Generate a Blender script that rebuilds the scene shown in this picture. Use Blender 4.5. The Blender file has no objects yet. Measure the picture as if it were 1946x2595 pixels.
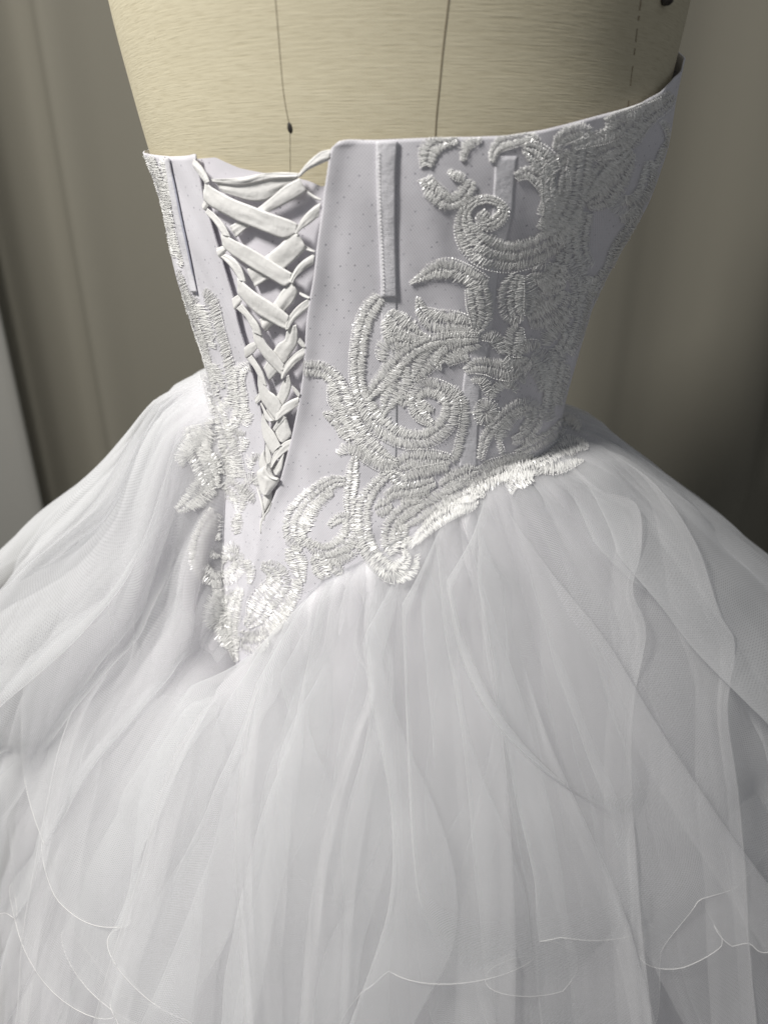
import bpy, math, random
from mathutils import Vector, noise
from mathutils.bvhtree import BVHTree
random.seed(7)
R = math.radians
PI = math.pi
scn = bpy.context.scene

# ------------------------------------------------------------------ camera
FPX, PITCH, ZC, CAMD = 1730.0, R(23.5), 1.2, 0.56      # focal length in photo pixels, tilt, height, distance
CP, SP = math.cos(PITCH), math.sin(PITCH)
cam = bpy.data.cameras.new('camera')
camo = bpy.data.objects.new('camera', cam)
scn.collection.objects.link(camo)
camo.location = (0, -CAMD, ZC)
camo.rotation_euler = (R(90) - PITCH, 0, 0)
cam.sensor_fit = 'VERTICAL'
cam.sensor_height = 36.0
cam.sensor_width = 27.0
cam.lens = 36.0 * FPX / 2595.0
cam.clip_start = 0.01
cam.clip_end = 60
cam.dof.use_dof = True
cam.dof.focus_distance = 0.47
cam.dof.aperture_fstop = 4.0
scn.camera = camo

# ------------------------------------------------------------------ light
world = bpy.data.worlds.new('World')
scn.world = world
world.use_nodes = True
bg = world.node_tree.nodes['Background']
bg.inputs[0].default_value = (0.93, 0.96, 1.0, 1)
bg.inputs[1].default_value = 0.185


def area(name, loc, target, size, power, col):
    l = bpy.data.lights.new(name, 'AREA')
    l.shape = 'DISK'
    l.size = size
    l.energy = power
    l.color = col
    o = bpy.data.objects.new(name, l)
    o.location = loc
    o.rotation_euler = (Vector(target) - Vector(loc)).to_track_quat('-Z', 'Y').to_euler()
    scn.collection.objects.link(o)
    return o


area('ceiling_lamp', (-1.0, -0.84, 2.40), (0, -0.1, 1.0), 0.32, 43, (1.0, 0.975, 0.93))

scn.view_settings.view_transform = 'Standard'
scn.view_settings.look = 'None'
scn.view_settings.exposure = 0.0
scn.view_settings.gamma = 1.0
scn.render.engine = 'CYCLES'
cy = scn.cycles
cy.max_bounces = 10
cy.diffuse_bounces = 4
cy.glossy_bounces = 3
cy.transmission_bounces = 8
cy.transparent_max_bounces = 40
cy.use_denoising = True
cy.caustics_reflective = False
cy.caustics_refractive = False


# ------------------------------------------------------------------ materials
def nodemat(name):
    m = bpy.data.materials.new(name)
    m.use_nodes = True
    nt = m.node_tree
    return m, nt, nt.nodes['Principled BSDF'], nt.nodes['Material Output']


def N(nt, kind, **kw):
    n = nt.nodes.new(kind)
    for k, v in kw.items():
        if k in n.inputs:
            n.inputs[k].default_value = v
        else:
            setattr(n, k, v)
    return n


def uvscaled(nt, sx, sy, rot=0.0):
    tc = N(nt, 'ShaderNodeTexCoord')
    mp = N(nt, 'ShaderNodeMapping')
    mp.inputs['Scale'].default_value = (sx, sy, 1)
    mp.inputs['Rotation'].default_value = (0, 0, rot)
    nt.links.new(tc.outputs['UV'], mp.inputs[0])
    return mp.outputs[0]


def mth(nt, op, a, b=None, clamp=False):
    n = N(nt, 'ShaderNodeMath', operation=op, use_clamp=clamp)
    for i, x in enumerate((a, b)):
        if x is None:
            continue
        if isinstance(x, (int, float)):
            n.inputs[i].default_value = x
        else:
            nt.links.new(x, n.inputs[i])
    return n.outputs[0]


def ramp(nt, src, p0, p1, c0=(0, 0, 0, 1), c1=(1, 1, 1, 1)):
    r = N(nt, 'ShaderNodeValToRGB')
    r.color_ramp.elements[0].position = p0
    r.color_ramp.elements[0].color = c0
    r.color_ramp.elements[1].position = p1
    r.color_ramp.elements[1].color = c1
    nt.links.new(src, r.inputs[0])
    return r.outputs[0]


def mixc(nt, fac, a, b):
    n = N(nt, 'ShaderNodeMix', data_type='RGBA')
    for sock, x in ((n.inputs[0], fac), (n.inputs[6], a), (n.inputs[7], b)):
        if isinstance(x, (tuple, float, int)):
            sock.default_value = x
        else:
            nt.links.new(x, sock)
    return n.outputs[2]


def noise_tex(nt, vec, scale=1.0, detail=3.0, rough=0.55):
    n = N(nt, 'ShaderNodeTexNoise')
    n.inputs['Scale'].default_value = scale
    n.inputs['Detail'].default_value = detail
    n.inputs['Roughness'].default_value = rough
    nt.links.new(vec, n.inputs['Vector'])
    return n.outputs['Fac']


def bump(nt, h, dist, strength=1.0, prev=None):
    b = N(nt, 'ShaderNodeBump')
    b.inputs['Distance'].default_value = dist
    b.inputs['Strength'].default_value = strength
    nt.links.new(h, b.inputs['Height'])
    if prev:
        nt.links.new(prev, b.inputs['Normal'])
    return b.outputs[0]


M = {}
# linen cover of the dress form: horizontal slubby yarns
m, nt, bs, out = nodemat('linen')
yarn = noise_tex(nt, uvscaled(nt, 100, 1500), 1.0, 2.0, 0.5)
slub = noise_tex(nt, uvscaled(nt, 30, 700), 1.0, 3.0, 0.6)
warp = noise_tex(nt, uvscaled(nt, 1500, 60), 1.0, 1.0, 0.5)
h = mth(nt, 'ADD', mth(nt, 'MULTIPLY', yarn, 0.75), mth(nt, 'ADD', mth(nt, 'MULTIPLY', slub, 0.7), mth(nt, 'MULTIPLY', warp, 0.25)))
col = mixc(nt, ramp(nt, slub, 0.3, 0.7), (0.545, 0.495, 0.36, 1), (0.60, 0.55, 0.41, 1))
col = mixc(nt, ramp(nt, yarn, 0.28, 0.5), (0.485, 0.435, 0.31, 1), col)
nt.links.new(col, bs.inputs['Base Color'])
bs.inputs['Roughness'].default_value = 0.85
bs.inputs['Specular IOR Level'].default_value = 0.2
nt.links.new(bump(nt, h, 0.0003, 0.8), bs.inputs['Normal'])
M['linen'] = m

m, nt, bs, out = nodemat('seam_thread')
bs.inputs['Base Color'].default_value = (0.17, 0.14, 0.095, 1)
bs.inputs['Roughness'].default_value = 0.9
M['seam'] = m
m, nt, bs, out = nodemat('dark_metal')
bs.inputs['Base Color'].default_value = (0.05, 0.045, 0.04, 1)
bs.inputs['Roughness'].default_value = 0.45
bs.inputs['Metallic'].default_value = 0.6
M['dark'] = m


def bodice_mat(name, base, dotcol, netamt):
    m, nt, bs, out = nodemat(name)
    v = N(nt, 'ShaderNodeTexVoronoi')
    v.inputs['Scale'].default_value = 1.0
    v.voronoi_dimensions = '2D'
    v.inputs['Randomness'].default_value = 0.95
    nt.links.new(uvscaled(nt, 150, 150, 0.6), v.inputs['Vector'])
    dot = ramp(nt, v.outputs['Distance'], 0.055, 0.10, (1, 1, 1, 1), (0, 0, 0, 1))
    sep = N(nt, 'ShaderNodeSeparateColor')
    nt.links.new(v.outputs['Color'], sep.inputs[0])
    dot = mth(nt, 'MULTIPLY', dot, mth(nt, 'MULTIPLY', sep.outputs[0], 0.75))
    w1 = N(nt, 'ShaderNodeTexWave'); w1.inputs['Scale'].default_value = 1.0
    nt.links.new(uvscaled(nt, 250, 250, 0.7), w1.inputs['Vector'])
    w2 = N(nt, 'ShaderNodeTexWave'); w2.inputs['Scale'].default_value = 1.0
    nt.links.new(uvscaled(nt, 250, 250, -0.7), w2.inputs['Vector'])
    net = mth(nt, 'MULTIPLY', w1.outputs['Fac'], w2.outputs['Fac'])
    cloud = noise_tex(nt, uvscaled(nt, 22, 22), 1.0, 4.0)
    c = mixc(nt, ramp(nt, cloud, 0.3, 0.7), tuple(x * 0.93 for x in base[:3]) + (1,), tuple(min(1, x * 1.07) for x in base[:3]) + (1,))
    dk = tuple(x * (1 - netamt) for x in base[:3]) + (1,)
    c = mixc(nt, net, c, dk)
    c = mixc(nt, dot, c, dotcol)
    nt.links.new(c, bs.inputs['Base Color'])
    bs.inputs['Roughness'].default_value = 0.55
    bs.inputs['Specular IOR Level'].default_value = 0.35
    bs.inputs['Sheen Weight'].default_value = 0.185
    nt.links.new(bump(nt, net, 0.0001, 0.4, bump(nt, cloud, 0.0015, 0.5)), bs.inputs['Normal'])
    return m


M['bodice'] = bodice_mat('net_over_satin', (0.745, 0.73, 0.775, 1), (0.20, 0.20, 0.24, 1), 0.26)
M['modesty'] = bodice_mat('spotted_net', (0.76, 0.74, 0.79, 1), (0.18, 0.17, 0.21, 1), 0.12)


def satin(name, colr, rough, spec=0.5, lines=(60, 2600), sheen=0.1, amt=0.0004):
    m, nt, bs, out = nodemat(name)
    f = noise_tex(nt, uvscaled(nt, *lines), 1.0, 2.0)
    cl = noise_tex(nt, uvscaled(nt, 70, 70), 1.0, 3.0)
    c = mixc(nt, cl, tuple(x * 0.95 for x in colr) + (1,), tuple(colr) + (1,))
    nt.links.new(c, bs.inputs['Base Color'])
    bs.inputs['Roughness'].default_value = rough
    bs.inputs['Specular IOR Level'].default_value = spec
    bs.inputs['Sheen Weight'].default_value = sheen
    nt.links.new(bump(nt, f, amt, 0.5, bump(nt, cl, 0.003, 0.35)), bs.inputs['Normal'])
    return m


M['ribbon'] = satin('satin_ribbon', (0.86, 0.85, 0.835), 0.40, 0.5)
M['boning'] = satin('boning_satin', (0.77, 0.76, 0.80), 0.40, 0.5)
M['piping'] = satin('grey_piping', (0.46, 0.47, 0.56), 0.5, 0.4)

# rayon embroidery thread
m, nt, bs, out = nodemat('embroidery_thread')
g = N(nt, 'ShaderNodeNewGeometry')
rc = ramp(nt, g.outputs['Random Per Island'], 0.0, 1.0, (0.82, 0.815, 0.80, 1), (0.96, 0.955, 0.94, 1))
nt.links.new(rc, bs.inputs['Base Color'])
bs.inputs['Roughness'].default_value = 0.24
bs.inputs['Specular IOR Level'].default_value = 1.0
bs.inputs['Anisotropic'].default_value = 0.4
M['thread'] = m

# tulle: an open net, denser to look through the more it is seen edge on
def tulle(name, a0, colr, transl=0.48):
    m, nt, bs, out = nodemat(name)
    nt.nodes.remove(bs)
    lw = N(nt, 'ShaderNodeLayerWeight'); lw.inputs['Blend'].default_value = 0.5
    cosv = mth(nt, 'MAXIMUM', mth(nt, 'SUBTRACT', 1.0, lw.outputs['Facing']), 0.14)
    w1 = N(nt, 'ShaderNodeTexWave'); w1.inputs['Scale'].default_value = 1.0
    nt.links.new(uvscaled(nt, 380, 380, 0.8), w1.inputs['Vector'])
    w2 = N(nt, 'ShaderNodeTexWave'); w2.inputs['Scale'].default_value = 1.0
    nt.links.new(uvscaled(nt, 380, 380, -0.8), w2.inputs['Vector'])
    net = mth(nt, 'MULTIPLY', w1.outputs['Fac'], w2.outputs['Fac'])
    cl = noise_tex(nt, uvscaled(nt, 60, 9), 1.0, 3.0)
    hole = mth(nt, 'ADD', 1 - a0 - 0.07, mth(nt, 'ADD', mth(nt, 'MULTIPLY', net, 0.12), mth(nt, 'MULTIPLY', cl, 0.08)))
    al = mth(nt, 'SUBTRACT', 1.0, mth(nt, 'POWER', hole, mth(nt, 'DIVIDE', 1.0, cosv)), True)
    d = N(nt, 'ShaderNodeBsdfDiffuse'); d.inputs[0].default_value = colr + (1,)
    t = N(nt, 'ShaderNodeBsdfTranslucent'); t.inputs[0].default_value = colr + (1,)
    mx = N(nt, 'ShaderNodeMixShader'); mx.inputs[0].default_value = transl
    nt.links.new(d.outputs[0], mx.inputs[1]); nt.links.new(t.outputs[0], mx.inputs[2])
    tr = N(nt, 'ShaderNodeBsdfTransparent')
    fx = N(nt, 'ShaderNodeMixShader')
    nt.links.new(al, fx.inputs[0])
    nt.links.new(tr.outputs[0], fx.inputs[1]); nt.links.new(mx.outputs[0], fx.inputs[2])
    nt.links.new(fx.outputs[0], out.inputs[0])
    return m


M['tulle'] = tulle('white_tulle', 0.20, (0.85, 0.855, 0.865))
M['tulle2'] = tulle('dense_tulle', 0.45, (0.85, 0.84, 0.86))
M['tulle3'] = tulle('fine_tulle', 0.15, (0.86, 0.86, 0.87))
M['underskirt'] = satin('underskirt_satin', (0.83, 0.81, 0.84), 0.6, 0.3)
M['cord'] = satin('hem_cord', (0.85, 0.84, 0.83), 0.5, 0.4)

m, nt, bs, out = nodemat('curtain_cloth')
wv = noise_tex(nt, uvscaled(nt, 500, 900), 1.0, 2.0)
c = mixc(nt, wv, (0.205, 0.193, 0.158, 1), (0.235, 0.222, 0.183, 1))
nt.links.new(c, bs.inputs['Base Color'])
bs.inputs['Roughness'].default_value = 0.9
bs.inputs['Specular IOR Level'].default_value = 0.185
M['curtain'] = m
m, nt, bs, out = nodemat('light_curtain_cloth')
wv = noise_tex(nt, uvscaled(nt, 500, 900), 1.0, 2.0)
nt.links.new(mixc(nt, wv, (0.27, 0.265, 0.245, 1), (0.31, 0.303, 0.28, 1)), bs.inputs['Base Color'])
bs.inputs['Roughness'].default_value = 0.9
M['curtain2'] = m
m, nt, bs, out = nodemat('floor_carpet')
wv = noise_tex(nt, uvscaled(nt, 300, 300), 1.0, 3.0)
nt.links.new(mixc(nt, wv, (0.16, 0.15, 0.14, 1), (0.24, 0.23, 0.21, 1)), bs.inputs['Base Color'])
bs.inputs['Roughness'].default_value = 0.95
M['floor'] = m


# ------------------------------------------------------------------ mesh helpers
def obj(name, verts, faces, mat, parent=None, uvs=None, smooth=True, label=None):
    me = bpy.data.meshes.new(name)
    me.from_pydata([tuple(v) for v in verts], [], faces)
    if uvs is not None:
        ul = me.uv_layers.new(name='UVMap')
        vi = [0] * len(me.loops)
        me.loops.foreach_get('vertex_index', vi)
        flat = []
        for k in vi:
            flat.extend(uvs[k])
        ul.data.foreach_set('uv', flat)
    if smooth:
        me.polygons.foreach_set('use_smooth', [True] * len(me.polygons))
    me.materials.append(mat)
    o = bpy.data.objects.new(name, me)
    scn.collection.objects.link(o)
    if parent:
        o.parent = parent
    if label:
        o['label'] = label
    return o


def empty(name, loc, label, cat):
    o = bpy.data.objects.new(name, None)
    o.location = loc
    scn.collection.objects.link(o)
    o['label'] = label
    o['category'] = cat
    return o


def gridfaces(nu, nv, close=False):
    f = []
    for j in range(nv - 1):
        for i in range(nu if close else nu - 1):
            a = j * nu + i
            b = j * nu + (i + 1) % nu
            f.append((a, b, b + nu, a + nu))
    return f


def solidify(o, th, off=-1.0):
    md = o.modifiers.new('thickness', 'SOLIDIFY')
    md.thickness = th
    md.offset = off


def lerp(a, b, t):
    return a + (b - a) * t


def interp(x, xs, ys):
    if x <= xs[0]:
        return ys[0]
    if x >= xs[-1]:
        return ys[-1]
    lo, hi = 0, len(xs) - 1
    while hi - lo > 1:
        md = (lo + hi) // 2
        if xs[md] <= x:
            lo = md
        else:
            hi = md
    t = (x - xs[lo]) / (xs[hi] - xs[lo])
    return ys[lo] + (ys[hi] - ys[lo]) * t


def smooth01(t):
    t = max(0.0, min(1.0, t))
    return t * t * (3 - 2 * t)


def catmull(pts, n):
    """n samples along a Catmull-Rom curve through tuples of any length, evenly by index"""
    out = []
    k = len(pts)
    for s in range(n):
        t = s / (n - 1) * (k - 1)
        i = min(int(t), k - 2)
        f = t - i
        p0 = pts[max(i - 1, 0)]; p1 = pts[i]; p2 = pts[i + 1]; p3 = pts[min(i + 2, k - 1)]
        out.append(tuple(0.5 * ((2 * b) + (-a + c) * f + (2 * a - 5 * b + 4 * c - d) * f * f + (-a + 3 * b - 3 * c + d) * f ** 3)
                         for a, b, c, d in zip(p0, p1, p2, p3)))
    return out


def tube(name, pts, rad, mat, parent=None, sides=6):
    vs, fs = [], []
    n = len(pts)
    for i, p in enumerate(pts):
        p = Vector(p)
        d = (Vector(pts[min(i + 1, n - 1)]) - Vector(pts[max(i - 1, 0)]))
        if d.length < 1e-9:
            d = Vector((0, 0, 1))
        d.normalize()
        a = d.orthogonal().normalized()
        if abs(d.z) < 0.95:
            a = d.cross(Vector((0, 0, 1))).normalized()
        b = d.cross(a)
        r = rad[i] if isinstance(rad, list) else rad
        for k in range(sides):
            an = 2 * PI * k / sides
            vs.append(p + a * (r * math.cos(an)) + b * (r * math.sin(an)))
    for i in range(n - 1):
        for k in range(sides):
            a = i * sides + k
            b = i * sides + (k + 1) % sides
            fs.append((a, b, b + sides, a + sides))
    return obj(name, vs, fs, mat, parent)


# ------------------------------------------------------------------ the body surface
BODY = [(0.60, .150, .004, .80), (0.72, .166, .004, .80), (0.80, .172, .004, .82), (0.86, .171, .004, .83), (0.92, .163, .004, .84), (0.97, .153, .004, .83),
        (1.01, .1445, .004, .81), (1.045, .1432, .0039, .80), (1.07, .1442, .0046, .79), (1.10, .1485, .0054, .785), (1.14, .1574, .0046, .775),
        (1.18, .168, .0091, .765), (1.21, .1771, .014, .757), (1.24, .1845, .0141, .75), (1.28, .1888, .0109, .742), (1.32, .1941, .0099, .735),
        (1.38, .199, .009, .725), (1.44, .200, .008, .70), (1.49, .190, .006, .62), (1.53, .150, .005, .60), (1.56, .092, .004, .72), (1.585, .066, .004, .95), (1.68, .060, .004, 1.0)]
_tab = []
_z0, _z1, _nt = BODY[0][0], BODY[-1][0], 600


def _hermite(z):
    for i in range(len(BODY) - 1):
        if z <= BODY[i + 1][0] or i == len(BODY) - 2:
            p1, p2 = BODY[i], BODY[i + 1]
            p0 = BODY[max(i - 1, 0)]; p3 = BODY[min(i + 2, len(BODY) - 1)]
            hh = p2[0] - p1[0]
            t = (z - p1[0]) / hh
            r = []
            for k in (1, 2, 3):
                m1 = (p2[k] - p0[k]) / max(p2[0] - p0[0], 1e-6) * hh
                m2 = (p3[k] - p1[k]) / max(p3[0] - p1[0], 1e-6) * hh
                r.append((2 * t ** 3 - 3 * t * t + 1) * p1[k] + (t ** 3 - 2 * t * t + t) * m1 + (-2 * t ** 3 + 3 * t * t) * p2[k] + (t ** 3 - t * t) * m2)
            return r


for i in range(_nt + 1):
    _tab.append(_hermite(_z0 + (_z1 - _z0) * i / _nt))


def bodyp(z):
    t = max(0.0, min(1.0, (z - _z0) / (_z1 - _z0))) * _nt
    i = min(int(t), _nt - 1)
    f = t - i
    return [lerp(a, b, f) for a, b in zip(_tab[i], _tab[i + 1])]


def S(a, z, off=0.0):
    w, c, r = bodyp(z)
    sx, cx = math.sin(a), -math.cos(a)
    d = w * r
    nx, ny = sx / w, cx / d
    L = math.hypot(nx, ny)
    return Vector((c + w * sx + off * nx / L, d * cx + off * ny / L, z))


def inv(p):
    w, c, r = bodyp(p.z)
    return math.atan2((p.x - c) / w, -p.y / (w * r)), p.z


# arc length table for texture coordinates
def arc(a, z):
    return a * 0.15


def ray(u, v):
    a = (u - 973.0) / FPX
    b = -(v - 1297.5) / FPX
    return Vector((a, CP + b * SP, -SP + b * CP)).normalized()


CAMP = Vector((0, -CAMD, ZC))


def make_bvh(vs, fs):
    return BVHTree.FromPolygons([tuple(v) for v in vs], fs)


def cast(bvh, u, v):
    """the place on a surface seen at a photo pixel; beyond the outline, the nearest place on the outline"""
    du = 6.0 if u < 985 else -6.0
    for k in range(60):
        loc, nor, idx, dist = bvh.ray_cast(CAMP, ray(u, v))
        if loc is not None and loc.y > 0.03:
            v += 3.0          # over the neckline: come back down onto the cloth
            continue
        if loc is not None:
            if nor.dot(ray(u, v)) > 0:
                nor = -nor
            return loc, nor
        u += du
    return Vector((0, 0, 1)), Vector((0, -1, 0))


nA, nZ = 361, 260
bv, bf = [], []
for j in range(nZ):
    z = lerp(0.62, 1.5, j / (nZ - 1))
    for i in range(nA):
        bv.append(S(-PI + 2 * PI * i / (nA - 1), z))
BODYBVH = make_bvh(bv, gridfaces(nA, nZ))


def az(pts):
    r = []
    for u, v in pts:
        p, n_ = cast(BODYBVH, u, v)
        r.append(inv(p))
    return r


# ------------------------------------------------------------------ curtain, floor
def curtain(name, prof, z0, z1, mat, label, x0, x1, lean=0.0):
    n = 260
    P = catmull(prof, n)
    vs, uv = [], []
    rows = 40
    for j in range(rows):
        z = lerp(z0, z1, j / (rows - 1))
        for i, (x, y) in enumerate(P):
            dy = 0.012 * noise.noise(Vector((x * 3.0, z * 0.7, 2.0)))
            vs.append((x + 0.006 * noise.noise(Vector((x * 2, z * 1.2, 7))), y + dy, z)); uv.append((x, z))
    o = obj(name, vs, gridfaces(n, rows), mat, None, uv)
    solidify(o, 0.003)
    o['label'] = label
    o['category'] = 'curtain'
    return o


folds = [(-1.6, .78), (-1.45, .73), (-1.3, .79), (-1.15, .75), (-1.0, .80), (-.90, .79), (-.80, .752), (-.73, .722), (-.705, .722), (-.685, .745), (-.66, .785), (-.62, .81), (-.585, .80),
         (-.56, .772), (-.535, .768), (-.48, .782), (-.40, .79),
         (-.28, .785), (-.15, .77), (0, .785), (.15, .80), (.30, .78), (.38, .768), (.44, .776), (.49, .792), (.54, .800), (.59, .794), (.65, .775), (.71, .765),
         (.76, .78), (.80, .82), (.86, .835), (.95, .80), (1.05, .775), (1.15, .815), (1.3, .78), (1.5, .80)]
curtain('curtain', folds, 0.012, 2.45, M['curtain'], 'olive grey curtain hanging in soft vertical folds behind the dress form', -.7, 1.5)
curtain('curtain', [(-1.75, .73), (-1.6, .69), (-1.45, .72), (-1.3, .68), (-1.15, .71), (-1.0, .70), (-.88, .712), (-.78, .708), (-.72, .704), (-.700, .707), (-.694, .712)],
        0.012, 2.45, M['curtain2'], 'pale grey curtain panel overlapping the olive curtain', -1.6, -.7)
fo = obj('floor', [(-3, -2.5, 0), (3, -2.5, 0), (3, 2, 0), (-3, 2, 0)], [(0, 1, 2, 3)], M['floor'], None, [(0, 0), (6, 0), (6, 5), (0, 5)])
fo['kind'] = 'structure'

# ------------------------------------------------------------------ dress form
form = empty('dress_form', (0, 0, 0), 'linen covered dress form torso with a split centre seam under the gown', 'dress form')
vs, uv = [], []
nA2, nZ2 = 220, 200
for j in range(nZ2):
    z = lerp(0.66, 1.675, j / (nZ2 - 1))
    for i in range(nA2):
        a = -PI + 2 * PI * i / nA2
        vs.append(S(a, z, -0.0045)); uv.append((arc(a, z), z))
fs = gridfaces(nA2, nZ2, True)
k0 = len(vs)
vs.append(Vector((.004, 0, 1.678))); uv.append((0, 1.68))
vs.append(Vector((.004, 0, 0.655))); uv.append((0, .65))
for i in range(nA2):
    fs.append(((nZ2 - 1) * nA2 + i, (nZ2 - 1) * nA2 + (i + 1) % nA2, k0))
    fs.append(((i + 1) % nA2, i, k0 + 1))
torso = obj('torso', vs, fs, M['linen'], form, uv)
tube('stand_pole', [(.004, 0, 0.03), (.004, 0, 0.35), (.004, 0, 0.70)], 0.016, M['dark'], form, 14)
vs, fs = [], []
for k, (r, z) in enumerate([(.0, .0), (.17, .0), (.17, .012), (.12, .022), (.03, .035), (.0, .035)]):
    for i in range(32):
        vs.append((.004 + r * math.cos(2 * PI * i / 32), r * math.sin(2 * PI * i / 32), z))
obj('stand_base', vs, gridfaces(32, 6, True), M['dark'], form)


def seam(pts, rad, mat=None, dashed=False, name='seam', depth=-0.0046):
    w = az(pts)
    path = catmull(w, 60)
    if dashed:
        P = []
        for i, (a, z) in enumerate(path):
            P.append(S(a, z, depth))
        vv, ff = [], []
        i = 0
        while i < 58:
            L = random.randint(3, 6)
            seg = P[i:min(i + L, 60)]
            b0 = len(vv)
            for q in seg:
                for dx in (-rad, rad):
                    vv.append(q + Vector((dx * random.uniform(.5, 1.4), -0.0003, 0)))
            for s_ in range(len(seg) - 1):
                ff.append((b0 + 2 * s_, b0 + 2 * s_ + 1, b0 + 2 * s_ + 3, b0 + 2 * s_ + 2))
            i += L + random.randint(0, 2)
        return obj(name, vv, ff, mat or M['seam'], form)
    return tube(name, [S(a, z, depth) for a, z in path], rad, mat or M['seam'], form)


def up(pts, n=3, dv=110):
    """carry a traced seam on above the picture's edge in its own direction"""
    (u0, v0), (u1, v1) = pts[0], pts[1]
    s = (u0 - u1) / (v0 - v1)
    return [(u0 - s * dv * k, v0 - dv * k) for k in range(n, 0, -1)] + pts


seam(up([(690, 0), (700, 120), (710, 230), (720, 290), (726, 314)]), 0.0003)
seam([(727, 335), (727, 380), (727, 450), (724, 520)], 0.00022)
seam(up([(1140, 0), (1128, 100), (1118, 200), (1108, 300), (1104, 380)]), 0.00042)
seam(up([(1640, 0), (1632, 60), (1625, 120), (1615, 200), (1604, 290)]), 0.0006, None, True)
seam(up([(372, 0), (376, 100), (388, 200), (408, 290), (425, 400)]), 0.0006, M['linen'], depth=-0.0050)
# hole where the centre seam has opened
(a, z), = az([(727, 324)])
c = S(a, z, -0.0044)
vs, fs = [], []
for k, (r, dd) in enumerate([(1.0, 0.0), (.8, .0007), (.0, .0009)]):
    for i in range(14):
        an = 2 * PI * i / 14
        q = S(a + r * .0085 * math.cos(an), z + r * .0026 * math.sin(an) * (1.25 if math.sin(an) > 0 else .9), -0.0044 + dd * .35)
        vs.append(q)
obj('pin_hole', vs, gridfaces(14, 3, True), M['dark'], form)
(a, z), = az([(1701, -6)])
c = S(a, z, -0.003)
vs, fs = [], []
for j in range(7):
    for i in range(14):
        t = PI * j / 6
        vs.append(c + Vector((.0045 * math.sin(t) * math.cos(2 * PI * i / 14), .0035 * math.sin(t) * math.sin(2 * PI * i / 14), .0035 * math.cos(t))))
obj('screw_head', vs, gridfaces(14, 7, True), M['dark'], form)

# ------------------------------------------------------------------ gown
gown = empty('wedding_dress', (0, 0, 0), 'white strapless wedding gown with laced back, scroll lace and tulle ball skirt', 'dress')

EL = az([(500, 380), (502, 393), (522, 505), (561, 635), (596, 751), (610, 822), (631, 890), (653, 981), (671, 1060), (678, 1125), (674, 1210), (669, 1299), (665, 1345), (655, 1400), (636, 1480), (611, 1577), (603, 1695)])
ER = az([(866, 358), (850, 364), (842, 378), (836, 410), (824, 488), (799, 700), (783, 800), (778, 872), (762, 1017), (740, 1125), (718, 1209), (693, 1274), (666, 1335), (655, 1400), (636, 1480), (611, 1577), (603, 1695)])
NTL = az([(366, 388), (430, 397), (470, 394), (502, 391)])
NTR = az([(843, 364), (870, 358), (900, 356), (957, 355), (1102, 348), (1190, 347), (1278, 344), (1373, 330), (1467, 306), (1575, 277), (1631, 258), (1675, 227), (1708, 196)])
SEAM = [(-1.5, 1.076), (-1.22, 1.055), (-1.12, 1.02), (-1.05, .98), (-.99, .94), (-.91, .90)] + az([(603, 1695), (660, 1640), (720, 1568), (820, 1475), (920, 1422), (1020, 1370), (1110, 1292), (1190, 1236), (1290, 1182), (1400, 1130), (1470, 1100)])


def curve_by_z(c):
    c = sorted(c, key=lambda q: q[1])
    return [q[1] for q in c], [q[0] for q in c]


def curve_by_a(c, extra):
    c = sorted(c + extra, key=lambda q: q[0])
    return [q[0] for q in c], [q[1] for q in c]


ELz, ELa = curve_by_z(EL)
ERz, ERa = curve_by_z(ER)
topL = curve_by_a(NTL, [(-PI, 1.275), (-2.6, 1.28), (-2.1, 1.262), (-1.75, 1.247)])
topR = curve_by_a(NTR, [(PI, 1.300), (2.6, 1.335), (2.1, 1.335)])
SM = curve_by_a(SEAM, [(-PI, 1.04), (-2.5, 1.06), (-2.05, 1.085), (-1.72, 1.08), (PI, 1.04), (2.5, 1.045), (2.0, 1.05), (1.6, 1.045)])


def zseam(a):
    return interp(a, *SM)


def wrinkle(a, z):
    p = Vector((a * 0.15 * 30 + z * 16, z * 9 - a * 0.15 * 6, 1.3))
    w = 0.0026 * noise.noise(p) + 0.0011 * noise.noise(p * 2.3)
    q = Vector((a * 5, z * 26, 4.0))
    return w + 0.0007 * noise.noise(q)


TV, TF = [], []      # everything lace may lie on


def panel(side):
    nu, nv = 190, 130
    vs, uv = [], []
    ez, ea = (ELz, ELa) if side < 0 else (ERz, ERa)
    tp = topL if side < 0 else topR
    far = -PI if side < 0 else PI
    for j in range(nv):
        t = j / (nv - 1)
        for i in range(nu):
            u = (i / (nu - 1)) ** 1.15
            z = 1.2
            a = 0
            for it in range(9):
                a = lerp(interp(z, ez, ea), far, u)
                zt, zb = interp(a, *tp), zseam(a) - 0.012
                z = lerp(zt, zb, t)
            de = abs(a - interp(z, ez, ea)) * 0.14
            off = 0.0022 * math.exp(-(de / 0.006) ** 2) + wrinkle(a, z) * min(1, de / 0.02 + 0.2)
            if side > 0:
                off += 0.0008
            dd = min(z - zseam(a), z - zseam(a - 0.08), z - zseam(a + 0.08))
            ff = smooth01(dd / 0.016)
            off = off * ff
            vs.append(S(a, z, off)); uv.append((arc(a, z), z))
    f = gridfaces(nu, nv)
    b = len(TV)
    TV.extend(vs)
    TF.extend([tuple(b + k for k in q) for q in f])
    o = obj('bodice_panel', vs, f, M['bodice'], gown, uv, label=('left back bodice panel' if side < 0 else 'right back bodice panel with the boning channels'))
    solidify(o, 0.0011, 1.0 if side < 0 else -1.0)
    return o


panL = panel(-1)
panR = panel(1)
for o in (panL, panR):
    o.modifiers['thickness'].offset = 1.0 if o is panR else -1.0

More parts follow.
